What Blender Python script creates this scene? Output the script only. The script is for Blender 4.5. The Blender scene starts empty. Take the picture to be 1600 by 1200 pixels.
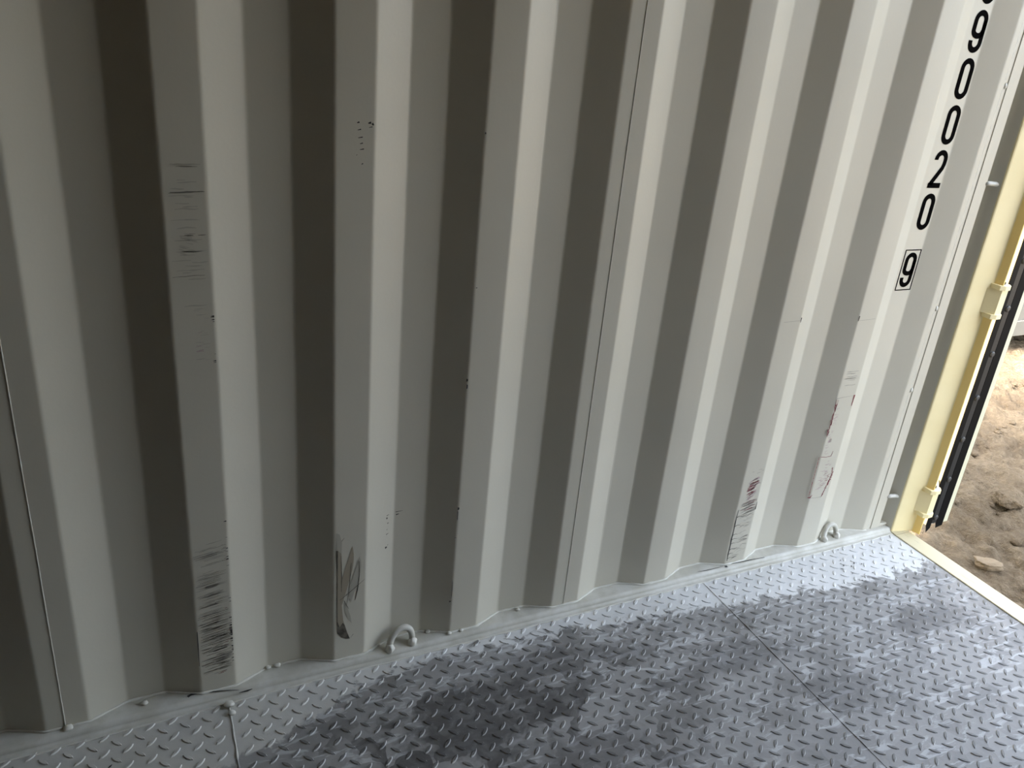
import bpy, bmesh, math, random
from mathutils import Vector, Matrix, noise

# ------------------------------------------------------------------ camera, world, sun, exposure
S = bpy.context.scene
COL = S.collection
cam_d = bpy.data.cameras.new('camera')
cam = bpy.data.objects.new('camera', cam_d); COL.objects.link(cam)
cr = Vector((0.8992279960411307, -0.4270095297730773, 0.09514132970916246))
cu = Vector((0.0836661663072501, 0.38131888174464384, 0.9206497070224169))
cf = Vector((0.42940538393375993, 0.8198140, -0.37861886))
M = Matrix((cr, cu, -cf)).transposed().to_4x4()
M.translation = Vector((0.23722865, -1.38822038, 1.34254208))
cam.matrix_world = M
cam_d.sensor_fit = 'HORIZONTAL'; cam_d.sensor_width = 36.0
cam_d.lens = 36.0 * 1227.849 / 1600.0
cam_d.shift_x = -24.2 / 1600.0
cam_d.shift_y = -36.19 / 1600.0
cam_d.clip_start = 0.01; cam_d.clip_end = 300
S.camera = cam

S.view_settings.view_transform = 'Standard'
S.view_settings.look = 'None'
S.view_settings.gamma = 1.0
S.view_settings.use_curve_mapping = False
S.view_settings.exposure = 2.0
S.cycles.use_denoising = True
S.cycles.max_bounces = 8
S.cycles.diffuse_bounces = 6

W = bpy.data.worlds.new('sky'); S.world = W; W.use_nodes = True
wn = W.node_tree.nodes; wl = W.node_tree.links
bg = wn['Background']
sky = wn.new('ShaderNodeTexSky')
sky.sky_type = 'NISHITA'; sky.sun_disc = False
sky.sun_elevation = math.radians(45); sky.sun_rotation = math.radians(-88)
sky.air_density = 1.3; sky.dust_density = 6.0; sky.ozone_density = 1.0
hs = wn.new('ShaderNodeHueSaturation'); hs.inputs['Saturation'].default_value = 0.55
wl.new(sky.outputs[0], hs.inputs['Color']); wl.new(hs.outputs[0], bg.inputs[0]); bg.inputs[1].default_value = 0.55

sun_d = bpy.data.lights.new('sun', 'SUN'); sun = bpy.data.objects.new('sun', sun_d); COL.objects.link(sun)
sun_d.energy = 3.5; sun_d.angle = math.radians(1.5); sun_d.color = (1.0, 0.93, 0.80)
sdir = Vector((-0.70, 0.03, 0.72)).normalized()        # towards the sun: behind the container, whose shadow lies before the door
sun.rotation_euler = (-sdir).to_track_quat('-Z', 'Y').to_euler()

# ------------------------------------------------------------------ helpers
random.seed(7)

def mat(name, color, rough=0.5, metal=0.0, spec=0.5):
    m = bpy.data.materials.new(name); m.use_nodes = True
    b = m.node_tree.nodes['Principled BSDF']
    b.inputs['Base Color'].default_value = (*color, 1)
    b.inputs['Roughness'].default_value = rough
    b.inputs['Metallic'].default_value = metal
    b.inputs['Specular IOR Level'].default_value = spec
    return m

def nt(m):
    return m.node_tree.nodes, m.node_tree.links, m.node_tree.nodes['Principled BSDF']

def pos(n):
    return n.new('ShaderNodeNewGeometry').outputs['Position']

def noise_node(n, l, vec, scale, detail=4, rough=0.55, dist=0.0):
    t = n.new('ShaderNodeTexNoise'); t.inputs['Scale'].default_value = scale
    t.inputs['Detail'].default_value = detail; t.inputs['Roughness'].default_value = rough
    t.inputs['Distortion'].default_value = dist
    l.new(vec, t.inputs['Vector']); return t.outputs['Fac']

def ramp(n, l, fac, a, b, ca=0.0, cb=1.0):
    r = n.new('ShaderNodeMapRange'); r.interpolation_type = 'SMOOTHSTEP'
    r.inputs['From Min'].default_value = a; r.inputs['From Max'].default_value = b
    r.inputs['To Min'].default_value = ca; r.inputs['To Max'].default_value = cb
    l.new(fac, r.inputs['Value']); return r.outputs['Result']

def math_node(n, l, op, a, b=None):
    m = n.new('ShaderNodeMath'); m.operation = op
    for i, v in enumerate((a, b)):
        if v is None: continue
        if isinstance(v, (int, float)): m.inputs[i].default_value = v
        else: l.new(v, m.inputs[i])
    return m.outputs[0]

def mixc(n, l, fac, a, b):
    m = n.new('ShaderNodeMix'); m.data_type = 'RGBA'
    l.new(fac, m.inputs['Factor']) if not isinstance(fac, float) else setattr(m.inputs['Factor'], 'default_value', fac)
    for s, v in ((6, a), (7, b)):
        if isinstance(v, tuple): m.inputs[s].default_value = (*v, 1)
        else: l.new(v, m.inputs[s])
    return m.outputs[2]

def add_bump(m, height, strength, distance):
    n, l, b = nt(m)
    bp = n.new('ShaderNodeBump'); bp.inputs['Strength'].default_value = strength
    bp.inputs['Distance'].default_value = distance
    l.new(height, bp.inputs['Height']); l.new(bp.outputs[0], b.inputs['Normal'])

def mesh_obj(name, verts, faces, mats, parent=None, midx=None, smooth=False):
    me = bpy.data.meshes.new(name); me.from_pydata(verts, [], faces)
    for m in (mats if isinstance(mats, (list, tuple)) else [mats]): me.materials.append(m)
    if midx: me.polygons.foreach_set('material_index', midx)
    if smooth: me.polygons.foreach_set('use_smooth', [True] * len(me.polygons))
    me.update()
    o = bpy.data.objects.new(name, me); COL.objects.link(o)
    if parent: o.parent = parent
    return o

def struct(name, loc=(0, 0, 0)):
    o = bpy.data.objects.new(name, None); COL.objects.link(o); o.location = loc
    o['kind'] = 'structure'; o.empty_display_size = 0.1
    return o

def root(name, label, cat, loc=(0, 0, 0), group=None):
    o = bpy.data.objects.new(name, None); COL.objects.link(o); o.location = loc
    o['label'] = label; o['category'] = cat; o.empty_display_size = 0.05
    if group: o['group'] = group
    return o

class MB:
    def __init__(s): s.v = []; s.f = []
    def add(s, v, f):
        o = len(s.v); s.v += [tuple(p) for p in v]; s.f += [tuple(i + o for i in q) for q in f]
    def box(s, a, b, bev=0.0):
        x0, y0, z0 = a; x1, y1, z1 = b
        if bev <= 0:
            s.add([(x0,y0,z0),(x1,y0,z0),(x1,y1,z0),(x0,y1,z0),(x0,y0,z1),(x1,y0,z1),(x1,y1,z1),(x0,y1,z1)],
                  [(0,3,2,1),(4,5,6,7),(0,1,5,4),(1,2,6,5),(2,3,7,6),(3,0,4,7)]); return
        bm = bmesh.new(); bmesh.ops.create_cube(bm, size=1)
        for v in bm.verts:
            v.co = Vector(((x0+x1)/2 + v.co.x*(x1-x0), (y0+y1)/2 + v.co.y*(y1-y0), (z0+z1)/2 + v.co.z*(z1-z0)))
        bmesh.ops.bevel(bm, geom=bm.edges[:], offset=bev, segments=2, affect='EDGES', profile=0.5)
        bm.verts.index_update()
        s.add([v.co for v in bm.verts], [[v.index for v in f.verts] for f in bm.faces]); bm.free()
    def tube(s, path, r, n=8, jit=0.0, caps=True):
        path = [Vector(p) for p in path]; rings = []; up0 = None
        for i, p in enumerate(path):
            t = (path[min(i+1, len(path)-1)] - path[max(i-1, 0)]).normalized()
            if up0 is None: up0 = Vector((0,0,1)) if abs(t.z) < 0.9 else Vector((0,1,0))
            a = t.cross(up0).normalized(); b = a.cross(t).normalized(); up0 = b
            rr = (r[i] if isinstance(r, (list, tuple)) else r) * (1 + random.uniform(-jit, jit))
            rings.append([p + (a*math.cos(2*math.pi*k/n) + b*math.sin(2*math.pi*k/n))*rr for k in range(n)])
        v = [q for ring in rings for q in ring]; f = []
        for i in range(len(rings)-1):
            for k in range(n):
                f.append((i*n+k, i*n+(k+1) % n, (i+1)*n+(k+1) % n, (i+1)*n+k))
        if caps: f.append(tuple(range(n))[::-1]); f.append(tuple((len(rings)-1)*n+k for k in range(n)))
        s.add(v, f)
    def prism(s, poly, z0, z1):            # poly in XY, extruded in Z
        n = len(poly)
        s.add([(x, y, z0) for x, y in poly] + [(x, y, z1) for x, y in poly],
              [(i, (i+1) % n, n+(i+1) % n, n+i) for i in range(n)] + [tuple(range(n))[::-1], tuple(range(n, 2*n))])
    def build(s, name, m, parent=None, smooth=False):
        return mesh_obj(name, s.v, s.f, m, parent, smooth=smooth)

# ------------------------------------------------------------------ materials
wall_paint = mat('grey_white_paint', (0.60, 0.60, 0.575), 0.42, 0, 0.5)
n, l, b = nt(wall_paint)
P_ = pos(n)
c1 = noise_node(n, l, P_, 2.3, 3)
l.new(mixc(n, l, ramp(n, l, c1, 0.3, 0.7), (0.56, 0.532, 0.445), (0.59, 0.562, 0.472)), b.inputs['Base Color'])
add_bump(wall_paint, noise_node(n, l, P_, 140, 3), 0.12, 0.001)

rail_paint = mat('rail_paint', (0.60, 0.61, 0.59), 0.5)
n, l, b = nt(rail_paint); P_ = pos(n)
c1 = noise_node(n, l, P_, 14, 5, 0.6)
l.new(mixc(n, l, ramp(n, l, c1, 0.35, 0.7), (0.49, 0.475, 0.41), (0.62, 0.61, 0.555)), b.inputs['Base Color'])
add_bump(rail_paint, noise_node(n, l, P_, 60, 4), 0.35, 0.0015)

bead_paint = mat('weld_bead_paint', (0.65, 0.635, 0.57), 0.45)
n, l, b = nt(bead_paint); add_bump(bead_paint, noise_node(n, l, pos(n), 120, 4), 0.5, 0.002)

cream = mat('cream_paint', (0.80, 0.69, 0.43), 0.45)
n, l, b = nt(cream); P_ = pos(n)
l.new(mixc(n, l, ramp(n, l, noise_node(n, l, P_, 9, 4), 0.35, 0.7), (0.90, 0.775, 0.45), (0.93, 0.81, 0.49)), b.inputs['Base Color'])
add_bump(cream, noise_node(n, l, P_, 70, 3), 0.15, 0.001)

sill_mat = mat('cream_sill_paint', (0.84, 0.76, 0.55), 0.5)
n, l, b = nt(sill_mat); P_ = pos(n)
vm = n.new('ShaderNodeMapping'); vm.inputs['Scale'].default_value = (60, 9, 10); l.new(P_, vm.inputs[0])
l.new(mixc(n, l, ramp(n, l, noise_node(n, l, vm.outputs[0], 1.0, 5, 0.65), 0.60, 0.72), (0.60, 0.54, 0.37), (0.36, 0.31, 0.22)), b.inputs['Base Color'])

ext_mat = mat('cream_outside_paint', (0.74, 0.64, 0.42), 0.5)
tan_mat = mat('tan_yellow', (0.95, 0.72, 0.28), 0.45)  # stronger yellow than the cream, for the jamb's outer return
lip_mat = mat('pale_lip_paint', (0.62, 0.60, 0.44), 0.5)
leaf_white = mat('white_door_paint', (0.86, 0.84, 0.80), 0.5)
rubber = mat('black_rubber', (0.003, 0.003, 0.0032), 0.6, 0, 0.12)
bounce_brown = mat('bounce_cut_brown', (0.09, 0.062, 0.032), 0.75, 0, 0.2)  # for made-up dark boards out of view that cut the bounced light
strip_mat = mat('dark_grey_strip', (0.022, 0.023, 0.024), 0.45, 0, 0.25)
bolt_mat = mat('dull_bolt', (0.045, 0.046, 0.046), 0.45, 0, 0.35)
black_paint = mat('black_lettering', (0.0015, 0.0012, 0.0012), 0.8, 0, 0.02)
scuff_dark = mat('scuff_black', (0.035, 0.033, 0.03), 0.7)
scuff_mid = mat('scuff_grey', (0.35, 0.33, 0.28), 0.6)
scuff_lite = mat('scuff_pale_grey', (0.46, 0.435, 0.365), 0.6)
scuff_red = mat('scuff_red', (0.22, 0.05, 0.06), 0.65)
scuff_pink = mat('scuff_pink', (0.47, 0.36, 0.35), 0.65)
rub_brown = mat('rub_brown', (0.33, 0.285, 0.215), 0.55)
rub_grey = mat('rub_grey', (0.42, 0.395, 0.325), 0.55)
rub_dark = mat('rub_dark', (0.075, 0.066, 0.05), 0.6)
n, l, b = nt(rub_dark)
l.new(mixc(n, l, ramp(n, l, noise_node(n, l, pos(n), 60, 3), 0.4, 0.7), (0.05, 0.045, 0.033), (0.16, 0.14, 0.11)), b.inputs['Base Color'])

# floor: painted border beside the rail, worn grey steel further in
def make_floor(fm_name, tone, tone_col):
    floor_mat = mat(fm_name, (0.4, 0.4, 0.4), 0.42, 0.0, 0.5)
    n, l, b = nt(floor_mat); P_ = pos(n)
    sep = n.new('ShaderNodeSeparateXYZ'); l.new(P_, sep.inputs[0])
    X, Y = sep.outputs[0], sep.outputs[1]
    n_big = noise_node(n, l, P_, 7.0, 5, 0.6, 0.5)
    n_mid = noise_node(n, l, P_, 22.0, 4, 0.6, 0.8)
    n_fine = noise_node(n, l, P_, 90.0, 4, 0.6)
    # width of the painted border: about 6 cm at mid length, 20 cm at the door
    edge = ramp(n, l, X, 0.75, 2.25, 0.055, 0.185)
    edgeL = ramp(n, l, X, 0.75, 0.15, 0.0, 0.16)
    wid = math_node(n, l, 'ADD', math_node(n, l, 'ADD', edge, edgeL), math_node(n, l, 'MULTIPLY', math_node(n, l, 'SUBTRACT', n_mid, 0.5), 0.16))
    dist = math_node(n, l, 'ADD', math_node(n, l, 'MULTIPLY', Y, -1.0), math_node(n, l, 'MULTIPLY', wid, -1.0))
    painted = ramp(n, l, dist, 0.012, -0.008)
    vm = n.new('ShaderNodeMapping'); vm.inputs['Rotation'].default_value = (0, 0, math.radians(38)); vm.inputs['Scale'].default_value = (9, 34, 10)
    l.new(P_, vm.inputs[0])
    streak = noise_node(n, l, vm.outputs[0], 1.0, 4, 0.6, 1.4)
    vo = n.new('ShaderNodeTexVoronoi'); vo.inputs['Scale'].default_value = 15.0; vo.inputs['Randomness'].default_value = 1.0
    wv = n.new('ShaderNodeVectorMath'); wv.operation = 'ADD'
    tn = n.new('ShaderNodeTexNoise'); tn.inputs['Scale'].default_value = 18; l.new(P_, tn.inputs['Vector'])
    ws = n.new('ShaderNodeVectorMath'); ws.operation = 'SCALE'; ws.inputs['Scale'].default_value = 0.07
    l.new(tn.outputs['Color'], ws.inputs[0]); l.new(P_, wv.inputs[0]); l.new(ws.outputs[0], wv.inputs[1]); l.new(wv.outputs[0], vo.inputs['Vector'])
    vsep = n.new('ShaderNodeSeparateColor'); l.new(vo.outputs['Color'], vsep.inputs[0])
    patch = vsep.outputs[0]
    metal_a = mixc(n, l, ramp(n, l, n_big, 0.35, 0.65), (0.165, 0.160, 0.153), (0.28, 0.274, 0.265))
    metal_b = mixc(n, l, ramp(n, l, patch, 0.2, 0.9, 0.0, 0.5), metal_a, (0.33, 0.325, 0.315))
    metal_c = mixc(n, l, math_node(n, l, 'MULTIPLY', ramp(n, l, streak, 0.54, 0.64), 0.65), metal_b, (0.50, 0.505, 0.51))
    def spot(cx, cy, rx, ry, r0=0.55, r1=1.15):
        dx = math_node(n, l, 'MULTIPLY', math_node(n, l, 'SUBTRACT', X, cx), 1/rx)
        dy = math_node(n, l, 'MULTIPLY', math_node(n, l, 'SUBTRACT', Y, cy), 1/ry)
        d = math_node(n, l, 'SQRT', math_node(n, l, 'ADD', math_node(n, l, 'MULTIPLY', dx, dx), math_node(n, l, 'MULTIPLY', dy, dy)))
        d = math_node(n, l, 'ADD', d, math_node(n, l, 'MULTIPLY', math_node(n, l, 'SUBTRACT', n_mid, 0.5), 1.3))
        d = math_node(n, l, 'ADD', d, math_node(n, l, 'MULTIPLY', math_node(n, l, 'SUBTRACT', patch, 0.5), 0.7))
        return ramp(n, l, d, r1, r0)
    dark = spot(0.80, -0.26, 0.24, 0.13)
    for a in ((1.23, -0.215, 0.06, 0.035), (1.64, -0.48, 0.12, 0.06), (0.93, -0.45, 0.25, 0.10), (2.12, -0.36, 0.16, 0.05), (1.0, -0.16, 0.22, 0.05), (1.45, -0.30, 0.2, 0.05)):
        dark = math_node(n, l, 'MAXIMUM', dark, math_node(n, l, 'MULTIPLY', spot(*a), 0.62))
    metal_d = mixc(n, l, math_node(n, l, 'MULTIPLY', dark, 0.85), metal_c, mixc(n, l, ramp(n, l, n_mid, 0.4, 0.7), (0.060, 0.056, 0.054), (0.13, 0.125, 0.12)))
    paint_c = mixc(n, l, ramp(n, l, n_big, 0.3, 0.7), (0.57, 0.572, 0.56), (0.66, 0.665, 0.66))
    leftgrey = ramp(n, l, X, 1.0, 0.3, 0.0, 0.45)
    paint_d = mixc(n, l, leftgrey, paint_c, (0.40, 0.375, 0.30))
    metal_e = mixc(n, l, tone, metal_d, tone_col)
    fc = mixc(n, l, painted, metal_e, paint_d)
    l.new(fc, b.inputs['Base Color'])
    l.new(ramp(n, l, n_big, 0.3, 0.7, 0.46, 0.6), b.inputs['Roughness'])
    add_bump(floor_mat, n_fine, 0.25, 0.0012)
    return floor_mat
floor_mat = make_floor('tread_plate', 0.0, (0.3, 0.3, 0.3))
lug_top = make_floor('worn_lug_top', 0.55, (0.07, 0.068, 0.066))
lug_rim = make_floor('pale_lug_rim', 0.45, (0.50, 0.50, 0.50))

soil = mat('dry_soil', (0.34, 0.26, 0.17), 0.95, 0, 0.1)
n, l, b = nt(soil); P_ = pos(n)
s1 = noise_node(n, l, P_, 3.0, 6, 0.6); s2 = noise_node(n, l, P_, 45.0, 5, 0.7)
sc1_ = mixc(n, l, ramp(n, l, s1, 0.35, 0.65), (0.205, 0.155, 0.10), (0.30, 0.232, 0.152))
l.new(mixc(n, l, ramp(n, l, s2, 0.42, 0.62), mixc(n, l, 0.35, sc1_, (0.10, 0.07, 0.045)), sc1_), b.inputs['Base Color'])
add_bump(soil, math_node(n, l, 'ADD', s2, math_node(n, l, 'MULTIPLY', noise_node(n, l, P_, 16.0, 6, 0.75), 2.0)), 1.0, 0.03)

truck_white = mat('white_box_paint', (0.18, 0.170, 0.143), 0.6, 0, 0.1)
truck_dark = mat('dark_underframe', (0.05, 0.045, 0.04), 0.7)

# ------------------------------------------------------------------ wall profile
PITCH, NA, SL, FA, DEP, SH = 0.278, 0.06956, 0.0689, 0.0712, 0.0299, -0.0055
H = 2.36
def profile(k0, k1):
    pts = []
    for k in range(k0, k1 + 1):
        for e in range(4):
            x = k*PITCH + (0, NA, NA+SL, NA+SL+FA)[e]
            if (k, e) <= (4, 0): x += SH
            if (k, e) <= (0, 0): x += SH
            pts.append((x, 0.0 if e < 2 else DEP))
    return pts
def rounded(pts, t=0.0038, seg=4):
    out = [pts[0]]
    for i in range(1, len(pts)-1):
        p0, p, p1 = Vector(pts[i-1]), Vector(pts[i]), Vector(pts[i+1])
        a = (p0-p).normalized()*t + p; c = (p1-p).normalized()*t + p
        for s in range(seg+1):
            u = s/seg
            out.append(tuple((1-u)**2*a + 2*u*(1-u)*p + u*u*c))
    out.append(pts[-1]); return out

def corrugated(name, pts, z0, z1, parent, mats, flip=False, y_off=0.0, wob=0.0012, rows=40, thick=0.0022):
    prof = rounded(pts); m = len(prof); v = []; f = []; mi = []
    sg = -1 if flip else 1
    for j in range(rows+1):
        z = z0 + (z1-z0)*j/rows
        for i, (x, y) in enumerate(prof):
            dx = wob*(noise.noise(Vector((round(x*14)*3.1, z*2.2, 5 if flip else 0)))) if 0 < i < m-1 else 0
            v.append((x+dx, y_off + sg*y, z))
    nb = len(v)
    for (x, y, z) in list(v): v.append((x, y + sg*thick, z))
    for j in range(rows):
        for i in range(m-1):
            a, b_, c, d = j*m+i, j*m+i+1, (j+1)*m+i+1, (j+1)*m+i
            f.append((a, b_, c, d) if not flip else (d, c, b_, a)); mi.append(0)
            f.append((nb+d, nb+c, nb+b_, nb+a) if not flip else (nb+a, nb+b_, nb+c, nb+d)); mi.append(1)
    for i in range(m-1):
        f.append((nb+i, nb+i+1, i+1, i)); mi.append(0)
        t = rows*m; f.append((t+i, t+i+1, nb+t+i+1, nb+t+i)); mi.append(0)
    for j in range(rows):
        f.append((j*m, (j+1)*m, nb+(j+1)*m, nb+j*m)); mi.append(0)
        e = m-1; f.append((nb+j*m+e, nb+(j+1)*m+e, (j+1)*m+e, j*m+e)); mi.append(0)
    return mesh_obj(name, v, f, mats, parent, mi)

wall = struct('wall_left')
full = profile(-13, 7) + [(8*PITCH, 0.0), (2.2445, 0.0)]
SEAM0, SEAM4 = 0.023, 1.1415
def cut(a, b_):
    return [(a, 0.0)] + [p for p in full if a < p[0] < b_] + [(b_, 0.0)]
corrugated('corrugated_panel', cut(-3.58, -1.0885), 0.0, H, wall, [wall_paint, ext_mat])
corrugated('corrugated_panel', cut(-1.0885, SEAM0), 0.0, H, wall, [wall_paint, ext_mat])
corrugated('corrugated_panel', cut(SEAM0, SEAM4), 0.0, H, wall, [wall_paint, ext_mat])
corrugated('corrugated_panel', cut(SEAM4, 2.2445), 0.0, H, wall, [wall_paint, ext_mat])

# vertical butt welds between the pressed sheets
for sx in (-1.0885, SEAM0, SEAM4):
    mb = MB(); path = []
    for j in range(120):
        z = 0.004 + (H-0.01)*j/119
        path.append((sx + 0.0007*noise.noise(Vector((sx*9, z*6, 1))), -0.0002, z))
    mb.tube(path, [0.0010]*120, 6, 0.12)
    mb.build('vertical_weld', bead_paint, wall)

# bottom weld bead that follows the corrugation
prof = rounded(full[48:], 0.006, 3)
path = []
for i in range(len(prof)-1):
    a, c = Vector(prof[i]), Vector(prof[i+1]); k = max(1, int((c-a).length/0.006))
    for s in range(k):
        p = a.lerp(c, s/k)
        path.append((p.x, p.y-0.0008 + 0.0006*noise.noise(Vector((p.x*80, 2, 0))), 0.0005))
mb = MB(); mb.tube(path, [0.0030 + 0.0014*noise.noise(Vector((p[0]*45, 0, 3))) for p in path], 7, 0.10)
mb.build('floor_weld', bead_paint, wall, smooth=True)
# paint blobs and weld spatter
mb = MB()
for (x, y, z, r) in ((0.027, -0.006, 0.003, 0.0075), (0.322, -0.040, -0.008, 0.009), (0.325, -0.062, -0.0115, 0.007), (0.612, 0.012, 0.004, 0.006),
                     (0.826, -0.004, 0.003, 0.006), (0.163, 0.010, 0.004, 0.006), (0.857, -0.003, 0.002, 0.005), (0.905, 0.010, 0.003, 0.0045),
                     (0.41, 0.026, 0.003, 0.006), (0.43, 0.028, 0.002, 0.007), (0.78, 0.02, 0.002, 0.006), (0.81, 0.012, 0.002, 0.005), (1.02, 0.02, 0.002, 0.005)):
    bm = bmesh.new(); bmesh.ops.create_icosphere(bm, subdivisions=2, radius=r)
    for v in bm.verts:
        q = v.co*(1+0.35*noise.noise(v.co*180+Vector((x*50, 0, 0)))); v.co = Vector((x+q.x*1.2, y+q.y, z+q.z*0.6))
    bm.verts.index_update(); mb.add([v.co for v in bm.verts], [[v.index for v in f.verts] for f in bm.faces]); bm.free()
o = mb.build('weld_spatter', bead_paint, wall, smooth=True); o['kind'] = 'stuff'

# ---- bottom rail (baseboard) with its rounded edge
base = struct('baseboard_left')
rp = [(0.075, -0.10), (0.075, 0.0), (-0.006, 0.0)]
for s in range(1, 7):
    a = math.radians(90*s/6); rp.append((-0.006-0.011*math.sin(a), -0.011+0.011*math.cos(a)))
rp += [(-0.0185, -0.0128), (-0.022, -0.0145), (-0.030, -0.0151), (-0.030, -0.10)]
v = []; f = []; xs = [-3.6 + i*(2.333+3.6)/240 for i in range(241)]
for x in xs:
    d = 0.0016*noise.noise(Vector((x*2.1, 0, 0))) - (0.004 if x < 0.4 else 0)*min(1, (0.4-x)/0.4 if x < 0.4 else 0)
    for i, (y, z) in enumerate(rp):
        v.append((x, y + (d if i > 1 else 0), z + (0.0006*noise.noise(Vector((x*9, i*2.0, 7))) if 1 < i < 12 else 0)))
m_ = len(rp)
for i in range(240):
    for j in range(m_-1): f.append((i*m_+j, (i+1)*m_+j, (i+1)*m_+j+1, i*m_+j+1))
f.append(tuple(range(m_))); f.append(tuple(240*m_+j for j in range(m_))[::-1])
rail = mesh_obj('bottom_rail', v, f, rail_paint, base)
for p in rail.data.polygons: p.use_smooth = len(p.vertices) == 4 and p.normal.y < -0.01 and p.center.z > -0.02
mb = MB(); path = [(x, -0.031 + 0.0022*noise.noise(Vector((x*23, 0, 0))) - 0.004*max(0, min(1, (0.4-x)/0.4)), -0.0149) for x in [-0.6+i*0.009 for i in range(325)]]
mb.tube(path, [0.0022+0.0016*noise.noise(Vector((p[0]*70, 4, 0))) for p in path], 6, 0.15)
mb.build('rail_foot_weld', bead_paint, base, smooth=True)
# black scrapes on the rail edge
def ribbon(mb, pts, w, nrm=(0, 0, 1)):
    nrm = Vector(nrm); pts = [Vector(p) for p in pts]; v = []
    for i, p in enumerate(pts):
        t = (pts[min(i+1, len(pts)-1)]-pts[max(i-1, 0)]).normalized(); s = nrm.cross(t).normalized()
        ww = (w[i] if isinstance(w, (list, tuple)) else w)/2
        v += [p+s*ww, p-s*ww]
    mb.add(v, [(2*i+1, 2*i+3, 2*i+2, 2*i) for i in range(len(pts)-1)])
mb = MB()
ribbon(mb, [(0.245, -0.001, 0.0017), (0.252, 0.003, 0.0017), (0.27, 0.002, 0.0017), (0.285, -0.002, 0.0017), (0.305, -0.0065, 0.0017), (0.325, -0.0105, 0.0014), (0.345, -0.0165, 0.0006)], [0.006, 0.0055, 0.0045, 0.0035, 0.0028, 0.002, 0.001])
ribbon(mb, [(0.345, -0.0185, -0.0052), (0.362, -0.0186, -0.0052), (0.372, -0.0186, -0.0035)], [0.001, 0.004, 0.0012], (0, -0.9, 0.4))
ribbon(mb, [(1.572, -0.002, 0.0009), (1.60, -0.0050, 0.0009), (1.63, -0.0055, 0.0009), (1.66, -0.0045, 0.0009)], [0.001, 0.0022, 0.0016, 0.001])
ribbon(mb, [(1.655, 0.001, 0.0009), (1.70, -0.004, 0.0009), (1.73, -0.006, 0.0009), (1.76, -0.0062, 0.0009), (1.79, -0.0085, 0.0006), (1.81, -0.0095, 0.0002)], [0.0012, 0.0015, 0.0028, 0.003, 0.0016, 0.002])
ribbon(mb, [(1.664, -0.0085, 0.0005), (1.672, -0.0095, 0.0004)], 0.007)
mb.build('scrape_mark', scuff_dark, base)

# ------------------------------------------------------------------ scuffs and rubs on the wall (thin marks on the flats)
def streaks(mb, x0, x1, z0, z1, cnt, slope=0.15, w=(0.0006, 0.0016), ln=(0.2, 1.0), y=-0.0004, bias=0, jag=0.0015, edge=None, dens=1.0):
    for _ in range(cnt):
        u = random.random()**dens; z = z0 + (z1-z0)*u
        L = (x1-x0)*random.uniform(*ln)
        if edge == 'R': xs_ = x1 - L - random.uniform(0, 0.1)*(x1-x0)*0.2
        elif edge == 'L': xs_ = x0
        else: xs_ = random.uniform(x0, x1-L)
        n_ = max(2, int(L/0.006)+1); pts = []; ws_ = []
        ph = random.uniform(0, 99)
        for i in range(n_):
            t = i/(n_-1); xx = xs_ + L*t
            pts.append((xx, y, z + slope*(xx-x0) + jag*noise.noise(Vector((xx*60, ph, 0)))))
            ws_.append(random.uniform(*w)*(0.35+0.65*math.sin(math.pi*min(max(t, 0.08), 0.92))))
        ribbon(mb, pts, ws_, (0, -1, 0))
def scuff(name, m, fn):
    mb = MB(); fn(mb); o = mb.build(name, m, wall); o['kind'] = 'stuff'; return o
def A(mb):      # low scuffs on the second flat from the left
    streaks(mb, 0.276, 0.338, 0.05, 0.20, 62, 0.16, (0.0007, 0.002), (0.25, 1.0), dens=0.8)
    streaks(mb, 0.276, 0.338, 0.20, 0.37, 30, 0.16, (0.0005, 0.0012), (0.3, 0.9))
    streaks(mb, 0.305, 0.338, 0.05, 0.16, 30, 0.16, (0.0007, 0.0018), (0.3, 1.0))
scuff_brown = mat('scuff_brown', (0.22, 0.205, 0.165), 0.65)
scuff('scuff_marks', scuff_brown, A)
def A2(mb):
    streaks(mb, 0.28, 0.336, 0.04, 0.36, 60, 0.16, (0.001, 0.004), (0.2, 0.8))
    streaks(mb, 0.28, 0.338, 0.86, 1.11, 26, 0.03, (0.001, 0.003), (0.2, 0.8))
    streaks(mb, 0.29, 0.325, 0.955, 1.0, 10, -0.3, (0.001, 0.003), (0.2, 0.5))
    streaks(mb, 0.305, 0.338, 0.75, 0.87, 12, 0.05, (0.0008, 0.002), (0.15, 0.5))
scuff('scuff_marks', scuff_lite, A2)
def A3(mb):
    streaks(mb, 0.283, 0.338, 1.057, 1.0575, 2, 0.05, (0.0012, 0.002), (0.9, 1.0))
    streaks(mb, 0.285, 0.336, 0.985, 0.99, 4, 0.03, (0.001, 0.002), (0.15, 0.3))
    streaks(mb, 0.278, 0.334, 0.915, 0.916, 1, 0.05, (0.001, 0.0015), (0.9, 1.0))
    streaks(mb, 0.285, 0.333, 1.098, 1.10, 2, 0.02, (0.0008, 0.0012), (0.4, 0.6))
    streaks(mb, 0.312, 0.338, 0.30, 0.365, 7, 0.1, (0.0008, 0.0018), (0.15, 0.4), edge='R')
    streaks(mb, 0.30, 0.334, 0.055, 0.135, 7, 0.16, (0.0008, 0.0018), (0.2, 0.6))
scuff('scuff_marks', scuff_brown, A3)
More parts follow.
